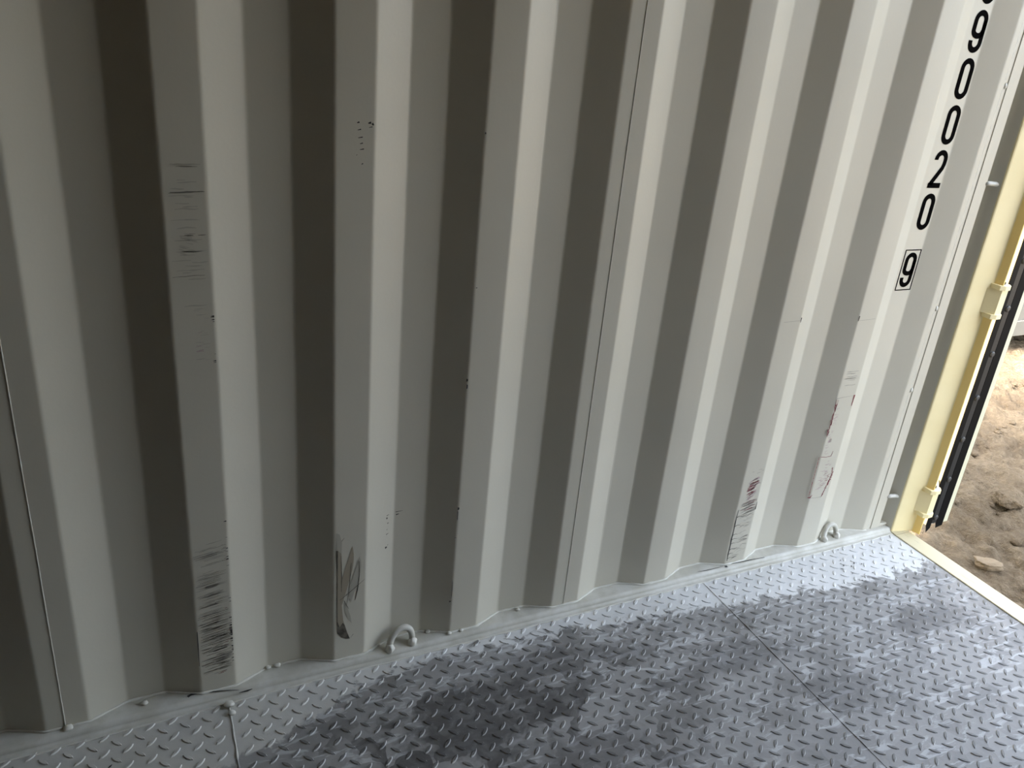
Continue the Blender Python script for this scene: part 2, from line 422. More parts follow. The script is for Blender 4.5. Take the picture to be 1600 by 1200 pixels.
def B_(mb):     # chipped black edge specks
    for z0, z1, x, c in ((0.06, 0.20, 0.3400, 44), (0.22, 0.42, 0.341, 12), (0.80, 0.86, 0.341, 6), (0.745, 0.76, 0.34, 3)):
        for _ in range(c):
            z = random.uniform(z0, z1) if random.random() > 0.55 else z0+(z1-z0)*0.62+random.gauss(0, 0.012)
            L = random.uniform(0.0015, 0.006); w_ = random.uniform(0.0008, 0.003)
            ribbon(mb, [(x-L, -0.0005, z-0.0004), (x, -0.0005, z)], [w_*0.4, w_], (0, -1, 0))
    ribbon(mb, [(0.2733, -0.0003, 0.165), (0.2728, -0.0003, 0.12), (0.2722, -0.0003, 0.075)], [0.0012, 0.0018, 0.0008], (0, -1, 0))
    for x, z, L, w_ in ((0.827, 0.670, 0.004, 0.007), (0.828, 0.655, 0.003, 0.012), (0.8285, 0.353, 0.004, 0.008), (0.8275, 0.335, 0.0018, 0.03), (0.826, 0.275, 0.004, 0.0015),
                        (0.827, 0.13, 0.0014, 0.06), (0.824, 0.095, 0.005, 0.004), (0.833, 0.872, 0.003, 0.002), (0.828, 1.172, 0.003, 0.004)):
        ribbon(mb, [(x-L/2, -0.0005, z), (x+L/2, -0.0005, z)], [w_, w_*0.6], (0, -1, 0))
    for x, z, L, w_ in ((0.590, 1.180, 0.004, 0.003), (0.592, 1.168, 0.006, 0.002), (0.594, 1.155, 0.008, 0.002), (0.596, 1.145, 0.005, 0.002), (0.597, 1.135, 0.007, 0.002), (0.598, 1.110, 0.003, 0.002),
                        (0.610, 1.180, 0.005, 0.004), (0.612, 1.173, 0.006, 0.0015), (0.6155, 1.178, 0.003, 0.005), (0.588, 1.125, 0.002, 0.001)):
        ribbon(mb, [(x-L/2, -0.0005, z), (x+L/2, -0.0005, z+0.0015)], [w_*0.5, w_], (0, -1, 0))
    # nicks with hairlines near the door
    ribbon(mb, [(1.7375, -0.0005, 0.751), (1.7370, -0.0005, 0.738)], [0.003, 0.0014], (0, -1, 0))
    ribbon(mb, [(1.9475, -0.0005, 0.742), (1.9470, -0.0005, 0.728)], [0.0036, 0.002], (0, -1, 0))
scuff('chip_marks', scuff_dark, B_)
def B2(mb):
    ribbon(mb, [(1.680, -0.0004, 0.742), (1.712, -0.0004, 0.7425), (1.736, -0.0004, 0.743)], 0.0009, (0, -1, 0))
    ribbon(mb, [(1.950, -0.0004, 0.729), (1.985, -0.0004, 0.7295), (2.010, -0.0004, 0.731)], 0.0009, (0, -1, 0))
    ribbon(mb, [(1.945, -0.0006, 0.174), (1.965, -0.0006, 0.1705), (1.993, -0.0006, 0.170)], 0.0012, (0, -1, 0))
    streaks(mb, 1.956, 2.004, 0.535, 0.580, 7, 0.0, (0.001, 0.003), (0.5, 0.95))
    ribbon(mb, [(1.945, -0.0004, 0.497), (1.965, -0.0004, 0.499), (2.005, -0.0004, 0.500)], [0.0022, 0.0014, 0.0006], (0, -1, 0))
    streaks(mb, 1.692, 1.735, 0.255, 0.315, 8, 0.1, (0.001, 0.003), (0.15, 0.35))
    streaks(mb, 1.684, 1.734, 0.015, 0.16, 44, 0.2, (0.0008, 0.002), (0.15, 0.6), jag=0.008)
    streaks(mb, 1.680, 1.738, 0.16, 0.20, 12, 0.25, (0.0012, 0.003), (0.4, 0.95))
scuff('scuff_marks', scuff_mid, B2)
def C_(mb):     # red transfer marks
    streaks(mb, 1.688, 1.728, 0.215, 0.262, 16, 0.45, (0.0015, 0.004), (0.25, 0.7), jag=0.006)
    streaks(mb, 1.680, 1.737, 0.168, 0.204, 7, 0.2, (0.0008, 0.002), (0.4, 0.98))
    pts = [(1.948, 0.495), (1.947, 0.47), (1.945, 0.455), (1.9445, 0.43), (1.9445, 0.41), (1.946, 0.38)]
    for a, c in zip(pts, pts[1:]):
        for _ in range(6):
            t = random.random(); x = a[0]+(c[0]-a[0])*t+random.uniform(-0.002, 0.006); z = a[1]+(c[1]-a[1])*t
            ribbon(mb, [(x, -0.0005, z+0.006), (x+random.uniform(-0.003, 0.003), -0.0005, z-0.006)], [random.uniform(0.0012, 0.004), 0.001], (0, -1, 0))
    for z in [0.18+0.0035*i for i in range(38)]:
        ribbon(mb, [(1.9375+random.uniform(-0.0008, 0.001), -0.0005, z), (1.9378, -0.0005, z+0.0035)], random.uniform(0.001, 0.0028), (0, -1, 0))
    ribbon(mb, [(2.0125, -0.0005, 0.502), (2.0125, -0.0005, 0.492), (2.0115, -0.0005, 0.468)], [0.006, 0.004, 0.0022], (0, -1, 0))
    ribbon(mb, [(1.934, -0.0006, 0.177), (1.945, -0.0006, 0.175), (1.951, -0.0006, 0.184)], [0.002, 0.005, 0.001], (0, -1, 0))
    for z in [0.172+0.0035*i for i in range(27)]:
        t = (z-0.172)/0.095; xx = 1.992 + 0.018*min(1, t*1.6) - 0.006*max(0, t-0.8)*5
        ribbon(mb, [(xx+random.uniform(-0.004, 0.001), -0.0005, z), (xx+random.uniform(-0.002, 0.002), -0.0005, z+0.004)], random.uniform(0.0012, 0.0055), (0, -1, 0))
    ribbon(mb, [(1.943, -0.0006, 0.312), (1.965, -0.0006, 0.308), (1.985, -0.0006, 0.309), (1.988, -0.0006, 0.325)], [0.0012, 0.0014, 0.0018, 0.0014], (0, -1, 0))
    streaks(mb, 1.97, 2.01, 0.19, 0.25, 9, 0.3, (0.001, 0.002), (0.1, 0.35), jag=0.006)
    streaks(mb, 0.322, 0.339, 0.10, 0.21, 9, 0.1, (0.0008, 0.002), (0.2, 0.5))
    streaks(mb, 0.306, 0.330, 0.035, 0.09, 3, 0.1, (0.0012, 0.002), (0.3, 0.5))
scuff('red_scuff_marks', scuff_red, C_)
def C2(mb):
    streaks(mb, 1.688, 1.730, 0.205, 0.27, 20, 0.4, (0.002, 0.005), (0.2, 0.6), y=-0.0003, jag=0.006)
    streaks(mb, 1.947, 1.972, 0.31, 0.47, 34, 0.2, (0.001, 0.003), (0.2, 0.6), y=-0.0003, jag=0.006)
    streaks(mb, 1.955, 2.005, 0.19, 0.29, 30, 0.2, (0.001, 0.003), (0.1, 0.3), y=-0.0003, jag=0.008)
    streaks(mb, 0.308, 0.322, 0.77, 0.82, 7, 0.1, (0.001, 0.002), (0.4, 0.9), y=-0.0003)
scuff('pink_scuff_marks', scuff_pink, C2)
def C3(mb):     # black cut along the fold by the red rub
    pts = [(1.6745, 0.185), (1.6735, 0.165), (1.6728, 0.14), (1.6738, 0.115), (1.6728, 0.085), (1.6740, 0.06), (1.6732, 0.035), (1.6745, 0.012)]
    ribbon(mb, [(x, -0.0006, z) for x, z in pts], [0.001, 0.002, 0.0035, 0.0022, 0.004, 0.0028, 0.003, 0.0015], (0, -1, 0))
    for z in (0.16, 0.13, 0.10, 0.085, 0.07, 0.05, 0.035, 0.02):
        ribbon(mb, [(1.674, -0.0006, z), (1.682, -0.0006, z+0.003), (1.690+0.008*random.random(), -0.0006, z+0.001)], [0.002, 0.0012, 0.0005], (0, -1, 0))
    ribbon(mb, [(1.7375, -0.0006, 0.200), (1.7365, -0.0006, 0.175)], [0.001, 0.003], (0, -1, 0))
    streaks(mb, 1.682, 1.736, 0.170, 0.198, 4, 0.22, (0.0006, 0.0013), (0.3, 0.6))
    streaks(mb, 1.690, 1.724, 0.212, 0.245, 5, 0.6, (0.0012, 0.0025), (0.3, 0.6))
scuff('fold_scrape_marks', scuff_dark, C3)

# feathered rub marks low on the third flat
def poly(name, pts, m, y, parent=wall):
    return mesh_obj(name, [(x, y, z) for x, z in pts], [tuple(range(len(pts)))], m, parent)
def crescent(cx, cz, w, h, lean, cnt=14):
    L = [(cx + lean*(math.sin(math.pi*(i/cnt-0.5))) - w*0.5*math.sin(math.pi*i/cnt)**0.8, cz - h/2 + h*i/cnt) for i in range(cnt+1)]
    R = [(cx + lean*(math.sin(math.pi*(i/cnt-0.5))) + w*0.5*math.sin(math.pi*i/cnt)**0.8, cz - h/2 + h*i/cnt) for i in range(cnt, -1, -1)]
    return L[:-1] + R[:-1]
poly('rub_mark', crescent(0.578, 0.228, 0.018, 0.155, 0.011), rub_brown, -0.0004)
poly('rub_mark', crescent(0.5965, 0.215, 0.016, 0.120, 0.009), rub_grey, -0.0004)
poly('rub_mark', [(0.5585, 0.30), (0.566, 0.29), (0.5665, 0.23), (0.566, 0.17), (0.571, 0.11), (0.584, 0.058), (0.572, 0.062), (0.559, 0.082), (0.5575, 0.16), (0.558, 0.22)], rub_brown, -0.0005)
poly('rub_mark', [(0.571, 0.160), (0.578, 0.150), (0.587, 0.118), (0.590, 0.096), (0.583, 0.108), (0.575, 0.130)], rub_grey, -0.0003)
poly('rub_mark', [(0.555, 0.345), (0.562, 0.340), (0.567, 0.318), (0.566, 0.29), (0.560, 0.275), (0.5565, 0.29), (0.5545, 0.32)], rub_grey, -0.0003)
poly('dark_rub_mark', [(0.5575, 0.112), (0.563, 0.094), (0.570, 0.104), (0.5745, 0.096), (0.580, 0.074), (0.586, 0.055), (0.577, 0.057), (0.567, 0.064), (0.5575, 0.078)], rub_dark, -0.0008)
def D_(mb):
    ribbon(mb, [(0.5565, -0.0007, 0.30), (0.5562, -0.0007, 0.27), (0.5574, -0.0007, 0.22), (0.557, -0.0007, 0.16), (0.5575, -0.0007, 0.10)], [0.004, 0.0022, 0.0014, 0.0018, 0.0016], (0, -1, 0))
    ribbon(mb, [(0.5655, -0.0007, 0.285), (0.5665, -0.0007, 0.24), (0.5665, -0.0007, 0.19)], [0.0008, 0.0014, 0.0006], (0, -1, 0))
    ribbon(mb, [(0.563, -0.0007, 0.168), (0.577, -0.0007, 0.178), (0.600, -0.0007, 0.197), (0.618, -0.0007, 0.212)], [0.0008, 0.0013, 0.0013, 0.0005], (0, -1, 0))
    ribbon(mb, [(0.5875, -0.0007, 0.262), (0.585, -0.0007, 0.22), (0.581, -0.0007, 0.17), (0.5775, -0.0007, 0.150)], [0.0008, 0.0014, 0.001, 0.0006], (0, -1, 0))
    ribbon(mb, [(0.6045, -0.0007, 0.262), (0.6055, -0.0007, 0.225), (0.6015, -0.0007, 0.185), (0.5965, -0.0007, 0.16)], [0.0016, 0.0012, 0.0022, 0.001], (0, -1, 0))
    ribbon(mb, [(0.572, -0.0007, 0.165), (0.578, -0.0007, 0.150), (0.583, -0.0007, 0.140)], [0.001, 0.0014, 0.0006], (0, -1, 0))
    ribbon(mb, [(0.566, -0.0007, 0.322), (0.572, -0.0007, 0.330)], [0.0012, 0.0005], (0, -1, 0))
    ribbon(mb, [(0.588, -0.0007, 0.057), (0.594, -0.0007, 0.066)], [0.0005, 0.0008], (0, -1, 0))
scuff('rub_lines', rub_dark, D_)
# specks on the bright slope above the lashing ring
def slope_pt(x, off=0.0006):     # a point on the slope that faces the door, third bay
    x0 = 2*PITCH+NA+SH; t = (x-x0)/SL
    return Vector((x, t*DEP, 0)) + Vector((DEP, -SL, 0)).normalized()*off
def Esp(mb):
    nn = Vector((DEP, -SL, 0)).normalized()
    for x, z, L, w_ in ((0.672, 0.352, 0.006, 0.002), (0.670, 0.345, 0.003, 0.006), (0.673, 0.331, 0.003, 0.003), (0.672, 0.303, 0.006, 0.002), (0.671, 0.315, 0.002, 0.002), (0.670, 0.268, 0.005, 0.006), (0.674, 0.273, 0.002, 0.002)):
        p = slope_pt(x); ribbon(mb, [p+Vector((-L/2, -L/2*DEP/SL, z)), p+Vector((L/2, L/2*DEP/SL, z+0.001))], [w_, w_*0.4], nn)
    for x, z, L, w_ in ((0.700, 0.352, 0.016, 0.0016), (0.6965, 0.345, 0.007, 0.003)):
        ribbon(mb, [(x-L/2, DEP-0.0005, z), (x+L/2, DEP-0.0005, z+0.001)], [w_, w_*0.4], (0, -1, 0))
scuff('chip_marks', scuff_dark, Esp)
def Ebr(mb):    # single nick on the slope of the fifth bay
    pass

# ------------------------------------------------------------------ painted number on the last bay
DY = DEP - 0.0008
def ring_path(cx, z0, z1, w, seg=10):
    r = w/2; pts = []
    for i in range(seg+1):
        a = math.pi*i/seg; pts.append((cx + r*math.cos(a), z1-r+r*math.sin(a)))
    for i in range(seg+1):
        a = math.pi+math.pi*i/seg; pts.append((cx + r*math.cos(a), z0+r+r*math.sin(a)))
    return pts + [pts[0]]
def digit(kind, cx, zb, h=0.098, w=0.048, st=0.0134, name='painted_digit'):
    mb = MB(); iw = w-st; r = iw/2; zt = zb+h-st/2; z0 = zb+st/2
    def rb(pts, closed=False):
        V2 = [Vector((x, DY, z)) for x, z in pts]; v = []; m = len(V2)
        for i, p in enumerate(V2):
            if closed: a, c = V2[(i-1) % (m-1)], V2[(i+1) % (m-1)]
            else: a, c = V2[max(i-1, 0)], V2[min(i+1, m-1)]
            t = (c-a).normalized(); s = Vector((t.z, 0, -t.x))*st/2
            v += [p+s, p-s]
        k = len(mb.v)
        mb.add(v + [q+Vector((0, 0.0006, 0)) for q in v], [(2*i, 2*i+2, 2*i+3, 2*i+1) for i in range(m-1)] +
               [(2*i, 2*m+2*i, 2*m+2*i+2, 2*i+2) for i in range(m-1)] + [(2*i+1, 2*i+3, 2*m+2*i+3, 2*m+2*i+1) for i in range(m-1)])
    if kind == '0': rb(ring_path(cx, z0, zt, iw), True)
    if kind == '9':
        zm = zb + h*0.40
        pts = [(cx+r, zm+r*0.9)] + [(cx + r*math.cos(math.pi*i/10), zt-r+r*math.sin(math.pi*i/10)) for i in range(11)]
        pts += [(cx - r*math.cos(math.pi*i/10*0.75), zm+r*0.75-r*0.75*math.sin(math.pi*i/10*0.75)) for i in range(11)]
        pts += [(cx+r*0.98, zm+r*0.72)]
        rb(pts)
        pts = [(cx+r, zt-r)] + [(cx + r*math.cos(math.pi*i/10), z0+r-r*math.sin(math.pi*i/10)) for i in range(11)] + [(cx-r, zb+h*0.285)]
        rb(pts)
    if kind == '2':
        pts = [(cx-r, zb+h*0.74)] + [(cx - r*math.cos(math.pi*i/10), zt-r+r*math.sin(math.pi*i/10)) for i in range(11)]
        pts += [(cx+r*0.98, zb+h*0.64), (cx+r*0.80, zb+h*0.53), (cx-r*0.75, zb+h*0.14), (cx-r*0.86, zb+st*0.6)]
        rb(pts); rb([(cx-r-st/2, z0), (cx+r+st/2, z0)])
    return mb.build(name, black_paint, wall)
CX = 2.1285
for k_, zb in (('0', 1.5235), ('9', 1.4125), ('0', 1.3025), ('0', 1.1905), ('2', 1.0790), ('0', 0.9665)):
    digit(k_, CX, zb)
digit('9', 2.1245, 0.8055, h=0.0985, w=0.0445, st=0.0125, name='boxed_digit')
mb = MB()
x0, x1, z0, z1, t_ = 2.0935, 2.1555, 0.7965, 0.9125, 0.0028
for a, c in (((x0, z0), (x1, z0+t_)), ((x0, z1-t_), (x1, z1)), ((x0, z0+t_), (x0+t_, z1-t_)), ((x1-t_, z0+t_), (x1, z1-t_))):
    mb.box((a[0], DY, a[1]), (c[0], DY+0.0006, c[1]))
mb.build('number_box', black_paint, wall)

# ------------------------------------------------------------------ floor of raised-pattern plates
FZ = -0.015
floor = struct('floor')
def lug_template(th, L=0.0265, Wd=0.0090, hgt=0.0022):
    rim = [(-1, 0), (-0.62, 0.72), (0, 1), (0.62, 0.72), (1, 0), (0.62, -0.72), (0, -1), (-0.62, -0.72)]
    c, s = math.cos(th), math.sin(th); v = []
    for k, z in ((1.0, 0), (0.62, hgt)):
        for a, b_ in rim:
            x = a*L/2*(k if k == 1 else 0.80); y = b_*Wd/2*k; v.append((x*c-y*s, x*s+y*c, z))
    f = [(i, (i+1) % 8, 8+(i+1) % 8, 8+i) for i in range(8)] + [tuple(range(8, 16))]
    return v, f   # 8 sides, then the top
LA, LB = lug_template(math.radians(43)), lug_template(math.radians(-45))
PL = 0.04145
def plate(x0, x1, ox, oy):
    mb = MB(); mb.box((x0+0.0008, -2.315, FZ-0.006), (x1-0.0008, -0.026, FZ))
    p = mb.build('floor_plate', floor_mat, floor)
    V = []; F = []
    ni0 = math.ceil((x0+0.012-ox)/PL); ni1 = int((x1-0.012-ox)/PL)
    for j in range(0, 56):
        for i in range(ni0-1, ni1+1):
            for tv, tf, dx, dy in ((*LA, 0, 0), (*LB, PL/2, -PL/2)):
                x = ox+i*PL+dx; y = oy-j*PL+dy
                if x < x0+0.010 or x > x1-0.010 or y < -2.30: continue
                o_ = len(V); V += [(x+a, y+b_, FZ+c-0.0001) for a, b_, c in tv]; F += [tuple(q+o_ for q in ff) for ff in tf]
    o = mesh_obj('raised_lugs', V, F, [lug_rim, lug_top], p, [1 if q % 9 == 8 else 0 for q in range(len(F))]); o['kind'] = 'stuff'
    return p
SP1, SP2 = 0.3225, 1.571
plate(-3.58, -0.927, -1.0, -0.0395)
plate(-0.927, SP1, 0.2146, -0.0395)
plate(SP1, SP2, 0.347, -0.0395)
plate(SP2, 2.333, 1.6075, -0.0395)
for sx, rr in ((SP1, 0.0022), (SP2, 0.0016), (-0.927, 0.002)):
    mb = MB(); path = [(sx+0.001*noise.noise(Vector((0, y*30, sx))), y, FZ) for y in [-0.03-i*0.008 for i in range(284)]]
    mb.tube(path, [rr+0.0014*noise.noise(Vector((3, p[1]*55, sx))) for p in path], 6, 0.15)
    mb.build('plate_weld', floor_mat, floor, smooth=True)
mb = MB(); mb.box((-3.58, -2.32, -0.14), (2.33, -0.03, FZ-0.0065)); mb.build('underframe', ext_mat, floor)

mb = MB()
for x, y in [(2.0162, -0.116), (2.0558, -0.1172), (2.096, -0.1183), (2.0951, -0.1617), (2.0497, -0.1642), (2.0583, -0.1994), (2.0907, -0.2084), (2.0758, -0.1077), (2.0345, -0.1062), (2.0304, -0.1442), (2.0451, -0.0834), (2.0793, -0.0405), (2.1747, -0.1643), (1.3979, -0.1052), (1.3572, -0.1055), (1.3189, -0.1069), (1.294, -0.1265), (1.2965, -0.1669), (1.2783, -0.1871), (0.100, -0.115), (0.188, -0.155), (0.125, -0.165), (0.07, -0.135)]:
    a = math.radians(random.choice((43, -45))); L = random.uniform(0.005, 0.011); zt = FZ+0.0026
    ribbon(mb, [(x-L/2*math.cos(a), y-L/2*math.sin(a), zt), (x, y, zt), (x+L/2*math.cos(a), y+L/2*math.sin(a), zt)], [0.001, random.uniform(0.003, 0.005), 0.001])
o = mb.build('chipped_paint', scuff_dark, floor); o['kind'] = 'stuff'

# ------------------------------------------------------------------ corner post, jamb, sill
post = struct('trim_1')
mb = MB(); mb.prism([(2.2435, 0.0018), (2.2570, 0.0018), (2.2585, -0.0005), (2.296, -0.0005), (2.296, 0.045), (2.335, 0.045), (2.335, 0.06), (2.2435, 0.06)][::-1], 0.0, 2.40)
mb.build('inner_post', wall_paint, post)
mb = MB(); path = [(2.2435+0.0004*noise.noise(Vector((0, 0, z*30))), 0.0012, z) for z in [0.002+i*0.01 for i in range(236)]]
mb.tube(path, 0.0016, 6, 0.15); mb.build('post_weld', bead_paint, post)
for zc in (0.490, 1.345, 0.745):
    bm = bmesh.new(); bmesh.ops.create_icosphere(bm, subdivisions=2, radius=0.006)
    for v in bm.verts: v.co = Vector((2.2505+v.co.x, 0.0005+v.co.y*0.6, zc+v.co.z*1.3))
    bm.verts.index_update(); mb = MB(); mb.add([v.co for v in bm.verts], [[v.index for v in f.verts] for f in bm.faces]); bm.free()
    mb.build('tack_weld', bead_paint, post, smooth=True)
mb = MB(); mb.prism([(2.2965, 0.0452), (2.3345, 0.0452), (2.3345, -0.0195), (2.330, -0.0150)], 0.0, 0.001)
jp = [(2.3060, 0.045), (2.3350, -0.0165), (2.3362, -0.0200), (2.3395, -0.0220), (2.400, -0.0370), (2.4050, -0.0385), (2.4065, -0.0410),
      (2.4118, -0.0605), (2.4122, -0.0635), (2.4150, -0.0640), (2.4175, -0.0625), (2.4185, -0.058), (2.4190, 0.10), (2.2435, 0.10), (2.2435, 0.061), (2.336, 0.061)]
# the jamb's recess side is grey paint, the outer return a yellower tone, the rest cream
v = [(x, y, z) for z in (-0.012, 2.40) for x, y in jp]; n_ = len(jp)
f = [(i, n_+i, n_+(i+1) % n_, (i+1) % n_) for i in range(n_)] + [tuple(range(n_)), tuple(range(n_, 2*n_))[::-1]]
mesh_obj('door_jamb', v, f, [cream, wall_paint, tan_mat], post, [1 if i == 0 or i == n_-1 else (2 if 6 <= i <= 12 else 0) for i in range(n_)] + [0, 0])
for zc in (0.113, 0.60 if False else 1.098, 2.05):
    mb = MB(); mb.tube([(2.2945, 0.004, zc), (2.303, 0.0, zc+0.001), (2.328, -0.003, zc), (2.3365, -0.006, zc-0.001)], 0.0065, 10); mb.build('lashing_bar', bead_paint, post, smooth=True)
mb = MB(); mb.box((2.294, -0.001, 0.0), (2.337, 0.046, 0.012), 0.003); mb.build('recess_foot', wall_paint, post)

sill = struct('trim_2')
mb = MB()
for (a, c) in (((2.3335, -2.30, -0.15), (2.3985, -0.0400, -0.0125)),):
    mb.box(a, c, 0.003)
mb.build('sill_plate', sill_mat, sill)
mb = MB(); mb.box((2.334, -0.0395, -0.15), (2.3985, 0.10, -0.0125), 0.002); mb.build('post_foot', sill_mat, sill)
mb = MB(); path = [(2.3335+0.0006*noise.noise(Vector((0, y*40, 0))), y, -0.0140) for y in [-0.035-i*0.01 for i in range(226)]]
mb.tube(path, 0.003, 6, 0.15); mb.build('sill_weld', sill_mat, sill, smooth=True)

# hinges on the post
for zc in (0.105, 0.777, 1.45, 2.12):
    h_ = struct('trim_3')
    for dz in (-0.043, 0.043):
        mb = MB(); mb.prism([(2.3985, -0.036), (2.3985, -0.066), (2.414, -0.0735), (2.436, -0.0725), (2.448, -0.060), (2.448, -0.040), (2.438, -0.030)][::-1], zc+dz-0.0065, zc+dz+0.0065)
        mb.build('hinge_lug', cream, h_)
    mb = MB(); mb.tube([(2.430, -0.052, zc-0.036), (2.430, -0.052, zc+0.036)], 0.0135, 14); mb.build('hinge_barrel', cream, h_, smooth=False)
    mb = MB(); mb.tube([(2.430, -0.052, zc-0.056), (2.430, -0.052, zc+0.056)], 0.006, 10); mb.build('hinge_pin', bolt_mat, h_)
    mb = MB(); mb.box((2.4300, -0.050, zc-0.034), (2.4600, -0.040, zc+0.034)); mb.add([(2.4600,-0.050,zc-0.034),(2.4600,-0.040,zc-0.034),(2.5195,0.010,zc-0.034),(2.5195,-0.002,zc-0.034),(2.4600,-0.050,zc+0.034),(2.4600,-0.040,zc+0.034),(2.5195,0.010,zc+0.034),(2.5195,-0.002,zc+0.034)],[(0,1,2,3),(7,6,5,4),(0,3,7,4),(1,5,6,2)]); mb.build('hinge_blade', cream, h_)
    mb = MB(); mb.prism([(2.3900, -0.0352), (2.4120, -0.0665), (2.4370, -0.0675), (2.4370, -0.0500), (2.4190, -0.0360), (2.4060, -0.0345)], zc-0.0365, zc+0.0365); mb.build('hinge_plate', cream, h_)

# ------------------------------------------------------------------ opened door leaf (swung right back, seen edge on)
door = struct('door_1')
DB, DT = -0.034, 2.29
mb = MB(); mb.box((2.520, -0.012, DB), (2.585, 0.055, DT), 0.002); mb.build('hinge_stile', leaf_white, door)
mb = MB(); mb.box((2.520, 1.05, DB), (2.585, 1.12, DT), 0.002); mb.build('lock_stile', leaf_white, door)
mb = MB(); mb.box((2.520, 0.0555, DB), (2.585, 1.0495, DB+0.09), 0.002); mb.build('bottom_stile', leaf_white, door)
mb = MB(); mb.box((2.520, 0.0555, DT-0.09), (2.585, 1.0495, DT), 0.002); mb.build('top_stile', leaf_white, door)
v = []; f = []
zz = [DB+0.0905]; z = DB+0.0905
while z < DT-0.10: z += 0.05; zz.append(min(z, DT-0.0905))
for i, z in enumerate(zz):
    x = 2.535 if (i//2) % 2 == 0 else 2.565
    v += [(x, 0.0555, z), (x, 1.0495, z), (x+0.003, 0.0555, z), (x+0.003, 1.0495, z)]
for i in range(len(zz)-1):
    a = 4*i; f += [(a, a+4, a+5, a+1), (a+2, a+3, a+7, a+6)]
mesh_obj('corrugated_skin', v, f, leaf_white, door)
mb = MB(); mb.box((2.5855, -0.0215, DB+0.006), (2.6105, 1.12, DT), 0.0025); mb.build('inner_lip', lip_mat, door)
# rubber seal: two fins with a clamped strip between
def fin(x0, x1, y0, y1, yb, drop, xt):
    mb = MB()
    mb.add([(x0, y0, DB+0.006), (x1, y1, DB-0.002), (x1, yb, DB+0.01), (x0, yb, DB+0.01), (x0, y0, DT), (x1, y1, DT), (x1, yb, DT), (x0, yb, DT), (xt, (y0+y1)/2, DB-drop)],
           [(0, 1, 5, 4), (1, 2, 6, 5), (2, 3, 7, 6), (3, 0, 4, 7), (4, 5, 6, 7), (8, 1, 0), (8, 2, 1), (8, 3, 2), (8, 0, 3)])
    mb.build('seal_fin', rubber, door)
fin(2.5035, 2.5250, -0.0225, -0.0235, -0.0205, 0.018, 2.511)
mb = MB(); mb.box((2.5215, -0.0165, DB+0.008), (2.5845, -0.0123, DT)); mb.build('seal_base', rubber, door)
fin(2.5555, 2.5840, -0.0200, -0.0240, -0.0170, 0.010, 2.556)
mb = MB(); mb.box((2.5275, -0.0215, DB+0.012), (2.5515, -0.0167, DT-0.01), 0.001); mb.build('seal_strip', strip_mat, door)
for i in range(15):
    z = 0.0012 + 0.1469*i; mb = MB()
    mb.tube([(2.5395, -0.0215, z), (2.5395, -0.0245, z), (2.5395, -0.0265, z)], [0.0100, 0.0095, 0.006], 14); mb.build('seal_bolt', bolt_mat, door)

# ------------------------------------------------------------------ rest of the box: far wall, end wall, roof, header; dark boards and shut door added to shape the light
w2 = struct('wall_right')
mb = MB()
for i in range(5): mb = MB(); mb.box((-3.56+1.16*i, -2.312, 0.0), (-2.404+1.16*i, -2.300, 2.32)); mb.build('added_dark_board', bounce_brown, w2)  # unseen boards, added to darken the fill from the far wall
corrugated('corrugated_panel', full, 0.0, H, w2, [wall_paint, ext_mat], flip=True, y_off=-2.34, rows=2, wob=0)
mb = MB(); mb.box((-3.6, -2.40, -0.14), (2.40, -2.316, -0.001)); mb.build('bottom_rail', rail_paint, w2)
mb = MB(); mb.box((2.2446, -2.42, -0.0), (2.419, -2.30, 2.40)); mb.build('corner_post', cream, w2)
w3 = struct('wall_back')
mb = MB(); yy = [-2.34+0.09*i for i in range(27)]
v = []; f = []
for i, y in enumerate(yy):
    x = -3.58-(0.04 if (i//1) % 4 in (1, 2) else 0); v += [(x, y, -0.015), (x, y, 2.38)]
for i in range(len(yy)-1): f.append((2*i, 2*i+1, 2*i+3, 2*i+2))
mesh_obj('end_panel', v, f, wall_paint, w3)
for i in range(2): mb = MB(); mb.box((-3.57, -2.295+1.14*i, 0.0), (-3.558, -1.16+1.14*i, 2.32)); mb.build('added_dark_board', bounce_brown, w3)  # the same added boards at the end wall, also out of view
mb = MB()
mb.box((-3.66, -2.42, -0.14), (-3.625, 0.10, 2.42)); mb.build('end_frame', ext_mat, w3)
ceil = struct('ceiling')
mb = MB(); mb.box((-3.66, -2.42, 2.375), (2.42, 0.10, 2.42)); mb.build('roof_sheet', wall_paint, ceil)
mb = MB(); mb.box((-3.6, -0.03, 2.33), (2.335, 0.06, 2.3745)); mb.box((-3.6, -2.40, 2.33), (2.335, -2.31, 2.3745)); mb.build('top_rail', wall_paint, ceil)
mb = MB(); mb.box((2.335, -2.30, 2.27), (2.418, -0.04, 2.374)); mb.build('door_header', cream, ceil)
d2 = struct('added_door_2')  # unseen second door, added shut to narrow the incoming daylight
mb = MB(); mb.box((2.4195, -2.30, -0.01), (2.480, -1.20, 2.30), 0.003); mb.build('added_shut_leaf', wall_paint, d2)
mb = MB(); mb.box((2.405, -1.215, -0.005), (2.4193, -1.175, 2.27)); mb.build('door_seal', rubber, d2)

